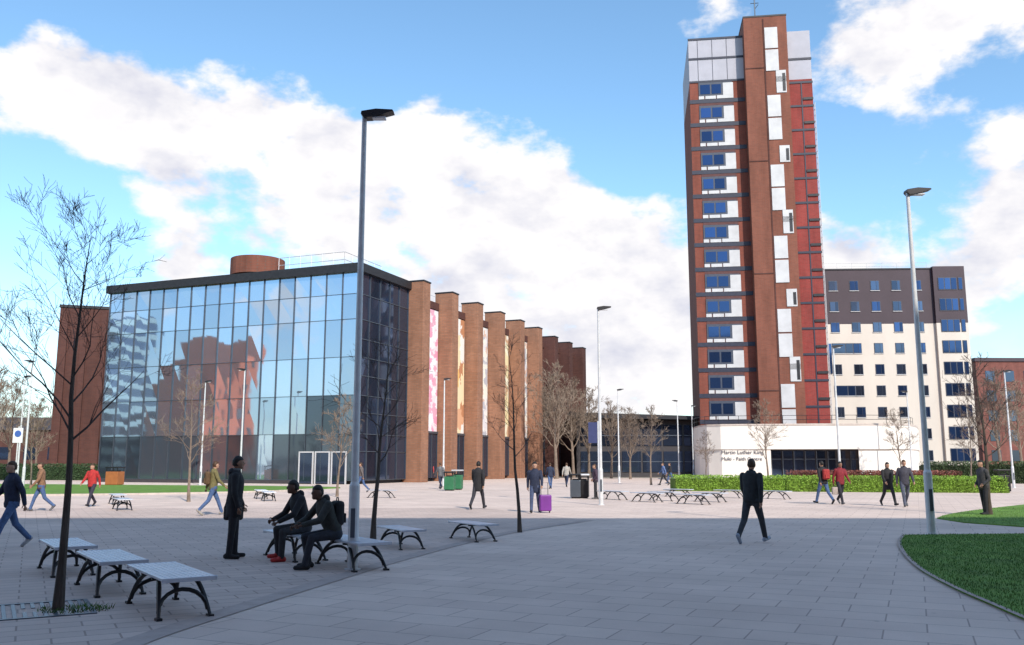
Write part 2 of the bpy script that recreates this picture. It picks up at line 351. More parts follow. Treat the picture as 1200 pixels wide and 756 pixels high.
rail(rl_,(2.7,3.2),(2.7,10),HT+1.2,1.35,1.1,.03); rail(rl_,(2.7,3.2),(9,3.2),HT+1.2,1.35,1.1,.03); rail(rl_,(9.5,3.4),(48,3.4),16.9,2.0,2.6,.02)
rl_.build('roof_railing',M_galv,lib)
finx=[8.4+6.06*i for i in range(9)]
b1=bannermat('banner_pink',[(.72,.30,.42),(.78,.74,.76),(.78,.62,.66),(.74,.72,.76),(.66,.35,.45)],1.6,(1,1,1.1))
b2=bannermat('banner_amber',[(.72,.42,.14),(.74,.70,.66),(.45,.2,.1),(.74,.6,.38),(.62,.34,.2)],.8,(1,1,.6))
b3=bannermat('banner_pale',[(.7,.68,.66),(.42,.42,.46),(.72,.7,.62),(.62,.6,.62),(.6,.42,.34)],1.6,(1,1,.9))
b4=bannermat('banner_yellow',[(.7,.6,.36),(.7,.68,.6),(.5,.32,.2),(.74,.70,.54)],1.2,(1,1,.6))
for i,x in enumerate(finx):
    hgt=17.9 if i<6 else 17.6
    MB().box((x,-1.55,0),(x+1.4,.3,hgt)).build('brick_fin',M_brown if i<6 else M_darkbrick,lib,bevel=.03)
    MB().box((x-.04,-1.60,hgt),(x+1.44,.35,hgt+.12)).build('fin_cap',M_dark,lib)
    if i<8:
        xa,xb=x+1.4,x+6.06
        MB().box((xa,-.15,16.2),(xb,.05,16.9)).build('spandrel_panel',M_darkbrick,lib)
        wn=MB().box((xa,-.08,.3),(xb,-.03,4.4)).build('window',M_dglass,lib)
        g=MB()
        for t in range(5):
            xx=xa+(xb-xa)*t/4; g.box((xx-.04,-.14,.3),(xx+.04,-.08,4.4))
        g.build('frame',M_mull,wn)
        if i<5: MB().box((xa+.15,-.12,4.6),(xb-.15,-.05,16.1)).build('banner',[b1,b2,b3,b4,b3][i],lib)
        else:
            MB().box((xa,-.1,4.6),(xb,-.05,16.1)).build('brick_infill',M_darkbrick,lib)
            for z in (6.2,9.4,12.6): MB().box((xa+.8,-.16,z),(xb-.8,-.1,z+1.6)).build('window',M_dglass,lib)
        MB().box((xa,-.2,4.4),(xb,-.03,4.6)).build('sill_band',M_mull,lib)
lb=thing('brick_stair_block','dark brown brick block behind the left end of the glass hall','building',(-49.6,97,0),R(18))
MB().box((0,0,0),(7.6,10,18.6)).build('wall',M_darkbrick,lb)
MB().box((-.1,-.1,18.6),(7.7,10.1,18.9)).build('parapet',M_dark,lb)
for i in range(4): MB().box((.3+i*1.95,-.35,0),(.9+i*1.95,-.01,18.3)).build('pilaster',M_darkbrick,lb)
# ------------------------------------------------------------------ tower
tw=thing('tower_block','tall red brick tower block with pale panels and navy floor bands','tower',(22.5,107.5,0),R(-8))
TZ=55.2
MB().box((0,0,0),(6.75,14,49.2)).build('left_wall',M_terra,tw)
MB().box((0,0,49.2),(6.75,14,TZ)).build('grey_cladding',M_grey,tw)
for z in (49.2,52.3,TZ-.25): MB().box((-.06,-.08,z),(6.75,-.005,z+.25)).build('cladding_band',M_navy,tw)
for x in (1.1,2.9,4.7): MB().box((x,-.04,49.5),(x+.05,-.004,TZ-.3)).build('cladding_joint',M_navy,tw)
for i in range(14):
    z=7.0+i*3.09
    MB().box((-.05,-.07,z-.72),(6.74,-.005,z-.22)).build('floor_band',M_navy,tw)
    wn=MB().box((1.1,-.10,z+.22),(5.2,-.02,z+2.0)).build('window',M_wframe,tw)
    for xa,xb in ((1.3,2.5),(2.7,3.85)): MB().box((xa,-.13,z+.45),(xb,-.101,z+1.7)).build('pane',M_bglass,wn)
    MB().box((1.1,-.115,z-.2),(1.75,-.006,z+.2)).build('pale_panel',M_panel,tw)
    MB().box((1.9,-.115,z-.2),(3.2,-.006,z+.2)).build('pale_panel',M_panel,tw)
    MB().box((3.32,-.12,z-.2),(5.35,-.006,z+.22)).box((4.1,-.125,z+.22),(5.35,-.006,z+1.85)).build('pale_panel',M_panel,tw)
MB().box((1.1,-.04,5.5),(5.35,-.004,49.1)).build('window_strip',mat('strip_brick',(.10,.045,.045),.8,var=.2),tw)
MB().box((6.75,-1.5,0),(11.95,14,56.8)).build('central_pier',M_pierb,tw)
MB().box((6.7,-1.55,56.8),(12.0,14,57.0)).build('pier_coping',M_dark,tw)
for i in range(6):
    z=5+i*8.9
    if z+7>57: break
    for q in (0,1): MB().box((9.25,-1.6,z+q*2.95+.1),(10.8,-1.503,z+q*2.95+2.85)).build('stair_panel',M_panel,tw)
    for q in (0,1):
        zz=z+6.1+q*1.4
        if q==1 and i%2: continue
        if zz+2>56: continue
        wn=MB().box((10.4,-1.58,zz),(11.6,-1.503,zz+2.1-q*.6)).build('stair_window',M_panel,tw)
        MB().box((11.15,-1.61,zz+.2),(11.5,-1.581,zz+1.7-q*.6)).build('pane',M_dark,wn)
g=MB().box((9.05,-1.56,4),(9.2,-1.502,56.5)); g.build('pier_joint',M_darkbrick,tw)
for z in (10,24,38,50): MB().box((6.8,-1.56,z),(9.0,-1.502,z+.12)).build('movement_joint',M_darkbrick,tw)
MB().box((11.95,-.3,0),(14.9,14,48.8)).build('right_wall',M_red,tw)
MB().box((11.95,-.3,48.8),(14.9,14,TZ)).build('grey_cladding',M_grey,tw)
for i in range(16):
    z=5.0+i*3.09
    MB().box((11.95,-.38,z),(14.96,-.303,z+.26)).build('floor_band',M_navy,tw)
    if z<48: MB().box((13.7,-.44,z+.9),(14.92,-.381,z+1.2)).build('louvre',M_dark,tw)
MB().box((13.5,-.36,3),(13.64,-.304,48.5)).build('movement_joint',M_navy,tw)
g=MB()
for y in (.4,1.0): g.tube([(15.25,y,5),(15.25,y,46)],.04,4)
for i in range(52): g.tube([(15.25,.4,5.4+i*.78),(15.25,1.0,5.4+i*.78)],.03,4); 
for i in range(14): g.tube([(14.9,.7,6+i*3),(15.25,.7,6+i*3)],.04,4)
g.build('access_ladder',M_galv,tw)
g=MB().tube([(8.3,-.9,56.9),(8.3,-.9,60.2)],.08,6).tube([(7.8,-.9,59.0),(8.8,-.9,59.0)],.05,4).tube([(8.3,-.9,58.2),(8.75,-.9,58.8)],.04,4); g.build('antenna',M_mull,tw)
# ------------------------------------------------------------------ podium (white round building)
pod=thing('white_round_building','low white curved building with dark recessed glazing at the foot of the tower','building',(0,0,0))
def PP(l): return [(AX(px,Y,3),Y) for px,Y in l]
front=[(813,96),(814,92),(819,88.5),(829,86),(845,85),(894,84.3),(950,83.6),(1010,83.2),(1045,83.4),(1062,84.3),(1071,86),(1076,89),(1078,96)]
pf=PP(front); 
MB().prism(pf,2.95,5.15).build('upper_wall',M_white,pod)
MB().prism([p for p in PP([(813.5,96),(815,92.2),(820,88.8),(830,86.2),(845.5,85.1),(903,84.3)])]+[(AX(903,95),95)],0,2.947).build('lower_wall',M_white,pod)
MB().prism([p for p in PP([(1006,83.4),(1045,83.6),(1061,84.5),(1070,86.2),(1075,89.2),(1077,96)])]+[(AX(1006,95),95)],0,2.947).build('lower_wall',M_white,pod)
MB().prism([(AX(903,86),86.3),(AX(1006,86),85.3),(AX(1006,94),94),(AX(903,94),94)],0,2.95).build('recessed_wall',M_roof,pod)
for i in range(8):
    pa=904+i*12.8
    x0=AX(pa,86);x1=AX(pa+12,86); y0=86.25-i*.11; 
    wn=MB().box((x0,y0-.12,.25),(x1,y0-.02,2.8)).build('window',M_dglass,pod)
    MB().box((x0,y0-.17,.25),(x0+.09,y0-.121,2.8)).box((x0+.09,y0-.17,2.0),(x1,y0-.121,2.08)).build('frame',M_mull,wn)
cp=MB(); cp.prism([(x*1.0,y-.06) for x,y in pf[1:-1]]+[pf[-1],pf[0]],5.15,5.3); cp.build('coping',M_kerb,pod)
g=MB()
for i in range(1,len(pf)-2): rail(g,(pf[i][0],pf[i][1]+.8),(pf[i+1][0],pf[i+1][1]+.8),5.3,.8,1.6)
g.build('roof_railing',M_dark,pod)
def text(s,size,loc,rotz,m,name,parent):
    cu=bpy.data.curves.new('t','FONT'); cu.body=s; cu.size=size; cu.extrude=.01; cu.align_x='LEFT'; cu.align_y='CENTER'
    o=bpy.data.objects.new('t',cu); C.objects.link(o); bpy.context.view_layer.update()
    me=bpy.data.meshes.new_from_object(o.evaluated_get(bpy.context.evaluated_depsgraph_get())); bpy.data.objects.remove(o)
    me.materials.clear(); me.materials.append(m); q=bpy.data.objects.new(name,me); C.objects.link(q); q.parent=parent; q.location=loc; q.rotation_euler=(math.pi/2,0,rotz); return q
pa=Vector(PP([(845.5,85.1)])[0]); pb=Vector(PP([(903,84.3)])[0]); ang=math.atan2(pb.y-pa.y,pb.x-pa.x)
off=Vector((math.sin(ang),-math.cos(ang)))*.06
M_let=mat('lettering_grey',(.09,.09,.11),.6)
p_=pa.lerp(pb,-0.01); text('Martin Luther King',.5,(p_.x+off.x,p_.y+off.y,2.66),ang,M_let,'lettering',pod)
text('Multi - Faith Centre',.46,(p_.x+off.x,p_.y+off.y,2.05),ang,M_let,'lettering',pod)
# ------------------------------------------------------------------ residence block right
rb=thing('residence_block','cream eight storey residence block with a dark brown top','building',(40,127,0),R(-3))
x0,x1=0.,24.6
MB().box((x0,0,0),(20.2,14,21.3)).box((20.2,-.5,0),(x1,14,21.3)).build('cream_wall',M_cream,rb)
MB().box((x0,0,21.3),(20.2,14,29.2)).box((20.2,-.5,21.3),(x1,14,29.5)).build('dark_wall',M_choc,rb)
MB().box((x0,-.1,29.2),(20.1,14,29.4)).build('parapet',M_dark,rb)
g=MB(); rail(g,(3,1),(20,1),29.4,1,2); g.build('roof_railing',M_galv,rb)
for r in range(9):
    z=2.0+r*3.02
    if z>27.5: break
    for c in range(5):
        x=5.6+c*2.95
        wd=1.25
        if r in (3,5) and c in (0,1): wd=2.95 if c==0 else 1.2
        wn=MB().box((x,-.05,z),(x+wd,-.005,z+1.45)).build('window',M_wframe,rb)
        for xa,xb in ((x+.08,x+wd*.62),(x+wd*.66,x+wd-.08)): MB().box((xa,-.08,z+.08),(xb,-.051,z+1.37)).build('pane',M_dglass if (r+c)%3 else M_bglass,wn)
        MB().box((x-.05,-.12,z-.08),(x+wd+.05,-.006,z-.004)).build('sill',M_panel,rb)
    for x,wd in ((20.8,2.6),(23.6,.6)):
        wn=MB().box((x,-.57,z-.1),(x+wd,-.505,z+1.7)).build('window',M_wframe,rb)
        kk=3 if wd>1 else 1
        for t in range(kk): MB().box((x+.08+t*wd/kk,-.6,z),(x+(t+1)*wd/kk-.06,-.571,z+1.6)).build('pane',M_bglass,wn)
MB().box((5,-.14,14.2),(5.5,-.06,18.5)).build('tall_window',M_bglass,rb)
fr=thing('red_brick_building','distant red brick building at the right edge beyond the bare trees','building',(78,150,0),R(2))
MB().box((0,0,0),(26,12,18.6)).build('wall',M_mutred,fr); MB().box((-.2,-.2,18.6),(26.2,12.2,19.2)).build('parapet',M_choc,fr)
for r in range(5):
    for c in range(7):
        MB().box((1.5+c*3.3,-.06,2+r*3.3),(3.1+c*3.3,-.005,3.8+r*3.3)).build('window',M_dglass,fr)
db=thing('dark_pavilion','low dark grey pavilion with a thick flat roof beyond the brick fins','building',(8,112,0),R(-2))
MB().box((0,0,0),(15.8,12,6.9)).build('wall',M_roof,db)
MB().add([(-1,-1.5,7.2),(16.5,-1.5,6.9),(16.5,12,6.9),(-1,12,7.2),(-1,-1.5,7.9),(16.5,-1.5,7.3),(16.5,12,7.3),(-1,12,7.9)],[(0,3,2,1),(4,5,6,7),(0,1,5,4),(1,2,6,5),(2,3,7,6),(3,0,4,7)]).build('roof',M_dark,db)
for c in range(6):
    for z in (.6,3.8):
        wn=MB().box((.5+c*2.55,-.1,z),(2.8+c*2.55,-.01,z+2.5)).build('window',M_dglass,db)
        MB().box((.5+c*2.55,-.14,z+1.2),(2.8+c*2.55,-.101,z+1.3)).build('frame',M_mull,wn)
fl=thing('distant_brick_terrace','distant low brown building beyond the left lawn','building',(-100,130,0),R(6))
MB().box((0,0,0),(46,10,6.5)).build('wall',M_darkbrick,fl); MB().add([(-.4,-.4,6.5),(46.4,-.4,6.5),(46.4,10.4,6.5),(-.4,10.4,6.5),(-.4,5,8.6),(46.4,5,8.6)],[(0,1,5,4),(2,3,4,5),(0,4,3),(1,2,5),(0,3,2,1)]).build('roof',M_roof,fl)
for c in range(13): MB().box((1.2+c*3.4,-.06,2.2),(2.9+c*3.4,-.005,4)).build('window',M_dglass,fl)
# off frame: the building behind the camera throws the plaza shade, the two at left show in the glass
mb_=thing('main_campus_building','long brick campus building that shades the near plaza','building',(-60,-12.5,0))
MB().box((0,-14,0),(190,0,33.2)).build('wall',M_terra,mb_)
for r in range(4): MB().box((2,.01,3+r*7),(188,.05,5.6+r*7)).build('window_band',M_dglass,mb_)
ob=thing('stepped_brick_building','orange brick stepped building reflected in the glass front','building',(-98,30,0),R(54))
MB().box((0,0,0),(5,12,23)).box((5.02,1,0),(10,12,19)).box((10.02,0,0),(15,12,15)).box((15.02,0,0),(20,12,9)).build('wall',mat('orange_brick',(.62,.13,.04),.8,var=.2),ob)
for r,(c0) in enumerate((4,4,3,2,1)):
    for c in range(c0): MB().box((1.5+c*4.9,-.1,2+r*4.1),(2.9+c*4.9,-.01,3.7+r*4.1)).build('window',M_roof,ob)
ob2=thing('banded_office_block','office block of pale and dark glazed bands reflected in the glass front','building',(-93,52,0),R(66))
MB().box((0,0,0),(30,14,24)).build('wall',M_dglass,ob2)
for r in range(12): MB().box((-.1,-.1,.9+r*2),(30.1,14.1,1.7+r*2)).build('pale_band',mat('band_teal',(.45,.58,.6),.5,var=.2),ob2)
# ------------------------------------------------------------------ street lamps
def make_lamp(label,h):
    t=thing('street_lamp',label,'street lamp',group='street lamps of the plaza')
    MB().tube([(0,0,0),(0,0,.02),(0,0,.021),(0,0,1.3),(0,0,1.36),(0,0,h)],[.13,.13,.085,.085,.062,.04],16).build('pole',M_galv,t,smooth=False)
    MB().box((-.035,-.092,.5),(.035,-.08,.95)).build('access_door',M_mull,t)
    hd=MB(); pr=[(-.05,-.03),(.0,-.09),(.12,-.085),(.50,.02),(.48,.045),(.2,.06),(-.04,.02)]
    rings=[[Vector((x*1.0,yy,h+z)) for x,z in pr] for yy in (-.10,-.08,.08,.10)]
    hd.loft(rings); lu=hd.build('luminaire',M_dark,t)
    MB().box((.14,-.07,h-.09),(.36,.07,h-.065)).build('lens',mat('lamp_lens',(.6,.62,.65),.2),lu)
    return t
lamp0=make_lamp('nearest tall grey street lamp beside the seated pair',7.5)
lamp0.location=(*G(413,668),0)
lmps=[(1092,627,8.3,0,'tall grey street lamp at the corner of the right lawn'),
 (704.5,592,8.0,0,'tall street lamp beside the litter bins in the middle of the plaza'),
 (986,579,8.1,0,'street lamp in front of the white round building, against the tower edge')]
far=[(725,78,'thin street lamp just right of the mid-plaza lamp, farther off'),(795,92,'small street lamp before the dark pavilion'),(520,68,'street lamp in front of the second brick fin'),
 (283,61,'street lamp before the middle of the glass front'),(237,70,'farther street lamp before the left of the glass front'),(31,56,'street lamp with a round sign at far left'),(23,66,'farther of the two street lamps at far left'),
 (1067,80,'street lamp before the cream residence block'),(1184,62,'street lamp near the right edge behind the hedge'),(833,118,'tiny street lamp left of the tower foot'),(812,100,'small street lamp right of the dark pavilion')]
for px,py,h,rz,lab in lmps: dup(lamp0,(*G(px,py),0),rz,lab,scale=h/7.5)
for i,(px,Y,lab) in enumerate(far): dup(lamp0,(AX(px,Y,3),Y,0),(0,math.pi)[i%2],lab,scale=8/7.5)
sg=thing('round_sign','round blue and white sign fixed to the far left street lamp','sign',(AX(21,55.6,3),55.6,0))
MB().tube([(0,0,0),(0,0,3.9)],.04,6).build('post',M_galv,sg)
MB().box((-.3,-.06,2.9),(.3,-.04,3.8)).build('sign_board',mat('sign_white',(.7,.72,.75),.5),sg); MB().tube([(0,-.061,3.45),(0,-.08,3.45)],.2,20).build('roundel',mat('sign_blue',(.05,.12,.4),.5),sg)
bn=thing('lamp_banner','dark blue banner on a short pole left of the mid-plaza lamp','banner',(AX(701,70,3),70,0))
MB().tube([(0,0,0),(0,0,4.9)],.05,8).build('post',M_galv,bn); MB().box((-.75,-.03,3.2),(-.06,.0,4.8)).build('cloth',mat('banner_navy',(.03,.04,.12),.7),bn)
# ------------------------------------------------------------------ benches
BD=R(-55.5)
def make_bench(label):
    t=thing('bench',label,'bench',group='steel topped benches')
    st_=MB()
    for i in range(9):
        y=-.285+i*.0635; z=.445
        st_.box((-.84,y,z-.03),(.84,y+.054,z))
    st_.box((-.862,-.29,.40),(-.84,.29,.447)).box((.84,-.29,.40),(.862,.29,.447))
    st_.build('seat',M_steel,t,bevel=.005)
    for s in (-1,1):
        g=MB()
        for e in (-1,1):
            g.tube([(s*(.20+.52*(i/10)),e*(.17+.10*i/10),.39-.37*(i/10)**2.1) for i in range(11)],[.028-.008*abs(i-5)/5 for i in range(11)],6)
            g.box((s*.72-.055,e*.27-.03,0),(s*.72+.055,e*.27+.03,.03))
        g.tube([(s*(.66-.10*math.sin(math.pi*i/10)),-.26*math.cos(math.pi*i/10),.07+.22*math.sin(math.pi*i/10)) for i in range(11)],.024,6)
        g.box((s*.24-.03,-.25,.375),(s*.24+.03,.25,.405))
        g.build('leg',M_iron,t)
    return t
b0=make_bench('nearest bench of the row of three at lower left'); b0.location=(*G(199,667,.45),0); b0.rotation_euler=(0,0,BD)
for px,py,rz,lab,s_ in ((130,650,BD,'middle bench of the row of three at lower left',1),(79,635,BD,'farthest bench of the row of three at lower left',1),
  (412,631,BD,'bench behind the nearest lamp under the right seated person',1),(470,618,BD-R(7),'empty bench right of the seated pair, nearest to them',.86),(554,612,BD-R(4),'empty bench left of the slim tree in the centre',.84),
  (315,576,R(-70),'distant bench beyond the standing person in black',.9),(306,574,R(-70),'distant bench just left of another, near the lawn edge',.9),(144,584,R(-60),'bench on the sunny paving near the left lawn',.9),(138,579,R(-60),'farther bench near the left lawn edge',.9),
  (447,574,R(-20),'distant bench before the library corner',.85),(718,575,R(-50),'distant bench just right of the mid-plaza lamp',.9),(758,577,R(-50),'second distant bench right of the mid-plaza lamp',.9),(778,576,R(-50),'third distant bench right of the mid-plaza lamp',.9),(795,573,R(-40),'distant bench beside the left end of the hedge',.85),(812,579,R(-50),'fourth distant bench, nearest of the row before the hedge',.9),(832,577,R(-50),'fifth distant bench, in the row before the hedge',.9),(855,574,R(-40),'distant bench left of the walking person in the centre right',.85),(909,575,R(-50),'distant bench right of the walking person, before the hedge',.85)):
    dup(b0,(*G(px,py,.45*s_),0),rz,lab,s_)
dup(b0,(-3.83,16.25,0),BD,'bench under the left seated person with red shoes')
# ------------------------------------------------------------------ people
def cm_(c,r=.8): 
    k='cloth_%d_%d_%d'%tuple(int(x*255) for x in c); return mat(k,c,r,var=.3,scale=14,bump=.3,bscale=25)
M_skin=mat('skin_light',(.45,.26,.18),.55,var=.06); M_skin2=mat('skin_dark',(.12,.06,.04),.55,var=.06); M_skin3=mat('skin_tan',(.27,.14,.09),.55,var=.06)
M_hair=mat('hair_black',(.012,.01,.009),.6,var=.3,scale=40); M_hair2=mat('hair_brown',(.06,.03,.015),.6,var=.3,scale=40)
M_eye=mat('eye_dark',(.02,.015,.012),.3); M_lip=mat('lips',(.25,.09,.08),.5)
WALK=dict(aL=26,kL=6,aR=-20,kR=24,sL=-24,eL=12,sR=22,eR=25,lean=3)
WALK2=dict(aL=-18,kL=30,aR=24,kR=8,sL=20,eL=20,sR=-20,eR=15,lean=4)
STRIDE=dict(aL=-22,kL=22,aR=27,kR=6,sL=22,eL=14,sR=-20,eR=14,lean=3)
STAND=dict(aL=3,kL=2,aR=-3,kR=2,sL=5,eL=20,sR=0,eR=15,lean=1)
POCK=dict(aL=4,kL=3,aR=-4,kR=2,sL=-12,eL=60,sR=-10,eR=60,lean=2)
SIT=dict(aL=82,kL=80,aR=86,kR=92,sL=32,eL=30,sR=28,eR=40,lean=18,sit=True)
SIT2=dict(aL=84,kL=70,aR=84,kR=95,sL=35,eL=40,sR=38,eR=28,lean=25,sit=True)
def person(label,loc,facing,h,pose,top,bottom,shoe,skin=M_skin,hair=M_hair,near=False,hem=.82,turn=0,hood=False,group=None,long_hair=False,collar=None):
    P=pose; s=h/1.75
    root=thing('person',label,'person',(loc[0],loc[1],0),R(facing),group)
    hipz=.93; ln=R(P.get('lean',0))
    def T(p):
        x,y,z=p; z-=hipz; return Vector((x,y*math.cos(ln)+z*math.sin(ln),z*math.cos(ln)-y*math.sin(ln)+hipz))
    segs=[]
    low=9;
    for sd_,a,k in ((-1,P['aL'],P['kL']),(1,P['aR'],P['kR'])):
        a=R(a);k=R(k); hp=Vector((sd_*.095,0,hipz-.03)); sp=.05 if P.get('sit') else .01
        kn=hp+Vector((sd_*sp,math.sin(a)*.43,-math.cos(a)*.43)); b=a-k
        an=kn+Vector((sd_*.0,math.sin(b)*.41,-math.cos(b)*.41))
        f=max(-.9,min(.25,b*1.0)) if b<0 else b*.4
        if P.get('sit'): f=0
        toe=an+Vector((sd_*.02,.155*math.cos(f),.155*math.sin(f)-.035)); heel=an+Vector((0,-.05*math.cos(f),-.035-.05*math.sin(f)))
        segs+=[(hp,kn,.092,.066,1),(kn,an,.064,.052,1),(heel,toe,.045,.038,2),(an,(heel+toe)/2,.045,.042,2)]
        low=min(low,toe.z-.038,heel.z-.045)
    rings=[(.84,.11,.09,0),(.90,.155,.115,-.01),(.98,.16,.118,-.01),(1.1,.15,.105,0),(1.22,.165,.115,.005),(1.33,.185,.118,0),(1.405,.175,.1,-.01),(1.45,.11,.075,-.015),(1.49,.06,.06,-.01)]
    mb=MB()
    def ringpts(rs,extra=0,n=16,jit=0):
        return [[T((rx*math.cos(2*math.pi*i/n)+extra*math.cos(2*math.pi*i/n)+rnd.uniform(-jit,jit),(ry+extra)*math.sin(2*math.pi*i/n)+yo+rnd.uniform(-jit,jit),z)) for i in range(n)] for z,rx,ry,yo in rs]
    mb.loft(ringpts(rings))
    segs+=[(T((0,0,1.02)),T((0,0,1.36)),.15,.17,0),(Vector((-.07,0,.9)),Vector((.07,0,.9)),.12,.12,1)]
    hands=[]
    for sd_,a,e in ((-1,P['sL'],P['eL']),(1,P['sR'],P['eR'])):
        a=R(a);e=R(e); sh=T((sd_*.185,-.01,1.395))
        el=sh+Vector((sd_*.06,math.sin(a)*.28,-math.cos(a)*.28)); b=a+e
        if P is POCK: wr=el+Vector((-sd_*.07,.17,-.16))
        elif P.get('sit'): wr=el+Vector((-sd_*.08,math.sin(b)*.24,-math.cos(b)*.24))
        else: wr=el+Vector((sd_*.005,math.sin(b)*.25,-math.cos(b)*.25))
        segs+=[(sh,el,.07,.057,0),(el,wr,.056,.042,0)]; hands.append((sd_,wr,(wr-el).normalized()))
    nk=T((0,-.005,1.45)); hc=T((0,.02,1.625)); hc.y-=.3*math.sin(ln)*.12
    segs.append((nk,hc-Vector((0,.01,.04)),.056,.052,3))
    TR=Matrix.Rotation(R(turn),3,'Z')
    def HP(x,y,z): return hc+TR@Vector((x,y,z))
    segs+=[(HP(0,0,-.03),HP(0,0,.03),.09,.09,3)]
    for p0,p1,r0,r1,_ in segs[:-1]:
        if _==0 and p0==T((0,0,1.02)): continue
        mb.tube([p0,p1],[r0,r1],12); mb.ell(p0,(r0,)*3,12,8); mb.ell(p1,(r1,)*3,12,8)
    M4=TR.to_4x4()
    mb.ell(hc,(.075,.093,.118),16,12,M=M4); mb.ell(HP(0,.055,-.075),(.045,.04,.038),10,8,M=M4); mb.ell(HP(0,.098,-.012),(.013,.02,.024),8,6,M=M4)
    for q in (-1,1): mb.ell(HP(q*.078,-.005,-.01),(.012,.02,.032),8,6,M=M4)
    tmp=mb.build('tmp',M_skin)
    rm=tmp.modifiers.new('r','REMESH'); rm.mode='VOXEL'; rm.voxel_size=.013 if near else .02
    sm=tmp.modifiers.new('s','SMOOTH'); sm.iterations=2; sm.factor=.5
    dg=bpy.context.evaluated_depsgraph_get(); me=bpy.data.meshes.new_from_object(tmp.evaluated_get(dg)); bpy.data.objects.remove(tmp)
    n=len(me.polygons); cen=np.empty(n*3); me.polygons.foreach_get('center',cen); cen=cen.reshape(-1,3)
    best=np.full(n,9.);reg=np.zeros(n,int)
    for p0,p1,r0,r1,rg in segs:
        a=np.array(p0);d=np.array(p1)-a;t=np.clip(((cen-a)@d)/max(d@d,1e-9),0,1)
        dist=np.linalg.norm(cen-(a+t[:,None]*d),axis=1)-(r0+(r1-r0)*t)
        m_=dist<best; best[m_]=dist[m_];reg[m_]=rg
    verts=[v.co[:] for v in me.vertices]; faces=[tuple(p.vertices) for p in me.polygons]; bpy.data.meshes.remove(me)
    b=MB(); b.v=verts; b.f=faces; b.m=[int(x) for x in reg]
    for sd_,wr,d in hands:
        up=Vector((0,0,1)) if abs(d.z)<.8 else Vector((0,1,0)); ax=(up-d*up.dot(d)).normalized(); inn=d.cross(ax)
        if inn.x*sd_>0: inn=-inn
        b.tube([wr-d*.02,wr+d*.02,wr+d*.085],[.027,.034,.032],8,3,flat=.55)
        for i,(of,ln_) in enumerate(((.027,.068),(.009,.078),(-.009,.072),(-.026,.055))):
            p=wr+d*.075+ax*of; b.tube([p,p+d*ln_*.5+inn*.008,p+d*ln_*.85+inn*.03],[.0095,.009,.007],6,3)
        p=wr+d*.02+ax*.025; b.tube([p,p+(d*.6+ax*.7)*.035,p+(d*.9+ax*.55)*.06+inn*.01],[.011,.010,.008],6,3)
    for q in (-1,1): b.ell(HP(q*.03,.083,.008),(.011,.008,.007),6,4,4)
    b.ell(HP(0,.088,-.052),(.024,.008,.006),8,4,5)
    ct_,cb_,cs_=cm_(top),cm_(bottom),cm_(shoe,.5)
    body=b.build('body',[ct_,cb_,cs_,skin,M_eye,M_lip],root,smooth=True)
    jr=[(hem,.165,.12,0),(hem+.06,.17,.125,0),(.98 if hem<.95 else hem+.09,.168,.125,-.01),(1.1,.163,.12,0),(1.22,.175,.127,.005),(1.33,.19,.125,0),(1.405,.18,.106,-.012),(1.46,.105,.078,-.015),(1.50,.07,.068,-.01)]
    jk=MB(); jk.loft(ringpts(jr,.012,20,.006)); jk.build('jacket',ct_,root,smooth=True)
    if collar: 
        c_=MB(); c_.tube([T((0,-.01,1.45)),T((0,-.005,1.53))],[.085,.075],14); c_.build('collar',cm_(collar),root,smooth=True)
    if hood:
        c_=MB(); c_.ell(T((0,-.085,1.46)),(.1,.06,.075),12,8); c_.build('hood',ct_,root,smooth=True)
    hm=MB(); hm.ell((0,0,0),(.083,.101,.122),18,14)
    nv=[]
    for v in hm.v:
        v=Vector(v)
        if (v.y>.0 and v.z<.052) or (v.z<-.055 and not long_hair): v*=.8
        else: v*=1+rnd.uniform(-.01,.045)
        if long_hair and v.z<-.02 and v.y<0: v.z=v.z*1.6
        nv.append(tuple(HP(v.x,v.y-.006,v.z+.004)))
    hm.v=nv; hm.build('hair',hair,root,smooth=True)
    dz=-low
    for o in root.children: o.location.z=dz
    root.scale=(s,)*3
    return root,dz
def wpt(root,dz,p):
    s=root.scale[0]; a=root.rotation_euler.z; x,y,z=p; z+=dz
    return (root.location.x+s*(x*math.cos(a)-y*math.sin(a)),root.location.y+s*(x*math.sin(a)+y*math.cos(a)),s*z)
BLK=(.018,.018,.022);NVY=(.02,.028,.06);JEA=(.06,.11,.24);GRY=(.1,.1,.11)
P1=person('person standing all in black with a shoulder bag, facing the seated pair',G(272,655),-75,1.76,STAND,BLK,(.02,.02,.026),BLK,M_skin3,M_hair,True,.70,0,True,collar=(.1,.1,.1))
P2=person('seated person in black with red shoes on the left bench',(-3.62,15.95),124,1.76,SIT,BLK,(.03,.03,.036),(.45,.03,.03),M_skin2,M_hair,True,.92,-15,True)
P3=person('seated person in dark jacket leaning forward, beside the nearest lamp',(-2.88,14.82),124,1.76,SIT2,(.035,.037,.035),(.025,.028,.04),BLK,M_skin2,M_hair,True,.92,10,True)
P4=person('person in dark tracksuit walking away alone at centre right',G(883,637),-40,1.78,STRIDE,(.02,.025,.03),(.035,.04,.05),(.25,.3,.38),M_skin,M_hair2,True,.84,20)
P5=person('person in navy jacket and jeans walking at the left edge',G(9,643),140,1.72,WALK,NVY,JEA,(.3,.3,.32),M_skin,M_hair2,True,.84)
P6=person('person in tan jacket walking on sunlit paving at far left',G(46,599),120,1.72,WALK2,(.22,.12,.07),JEA,GRY,M_skin,M_hair2)
P7=person('person in red jacket walking near the left lawn',G(106,594),170,1.66,WALK,(.4,.03,.03),(.03,.03,.05),BLK,M_skin,M_hair2)
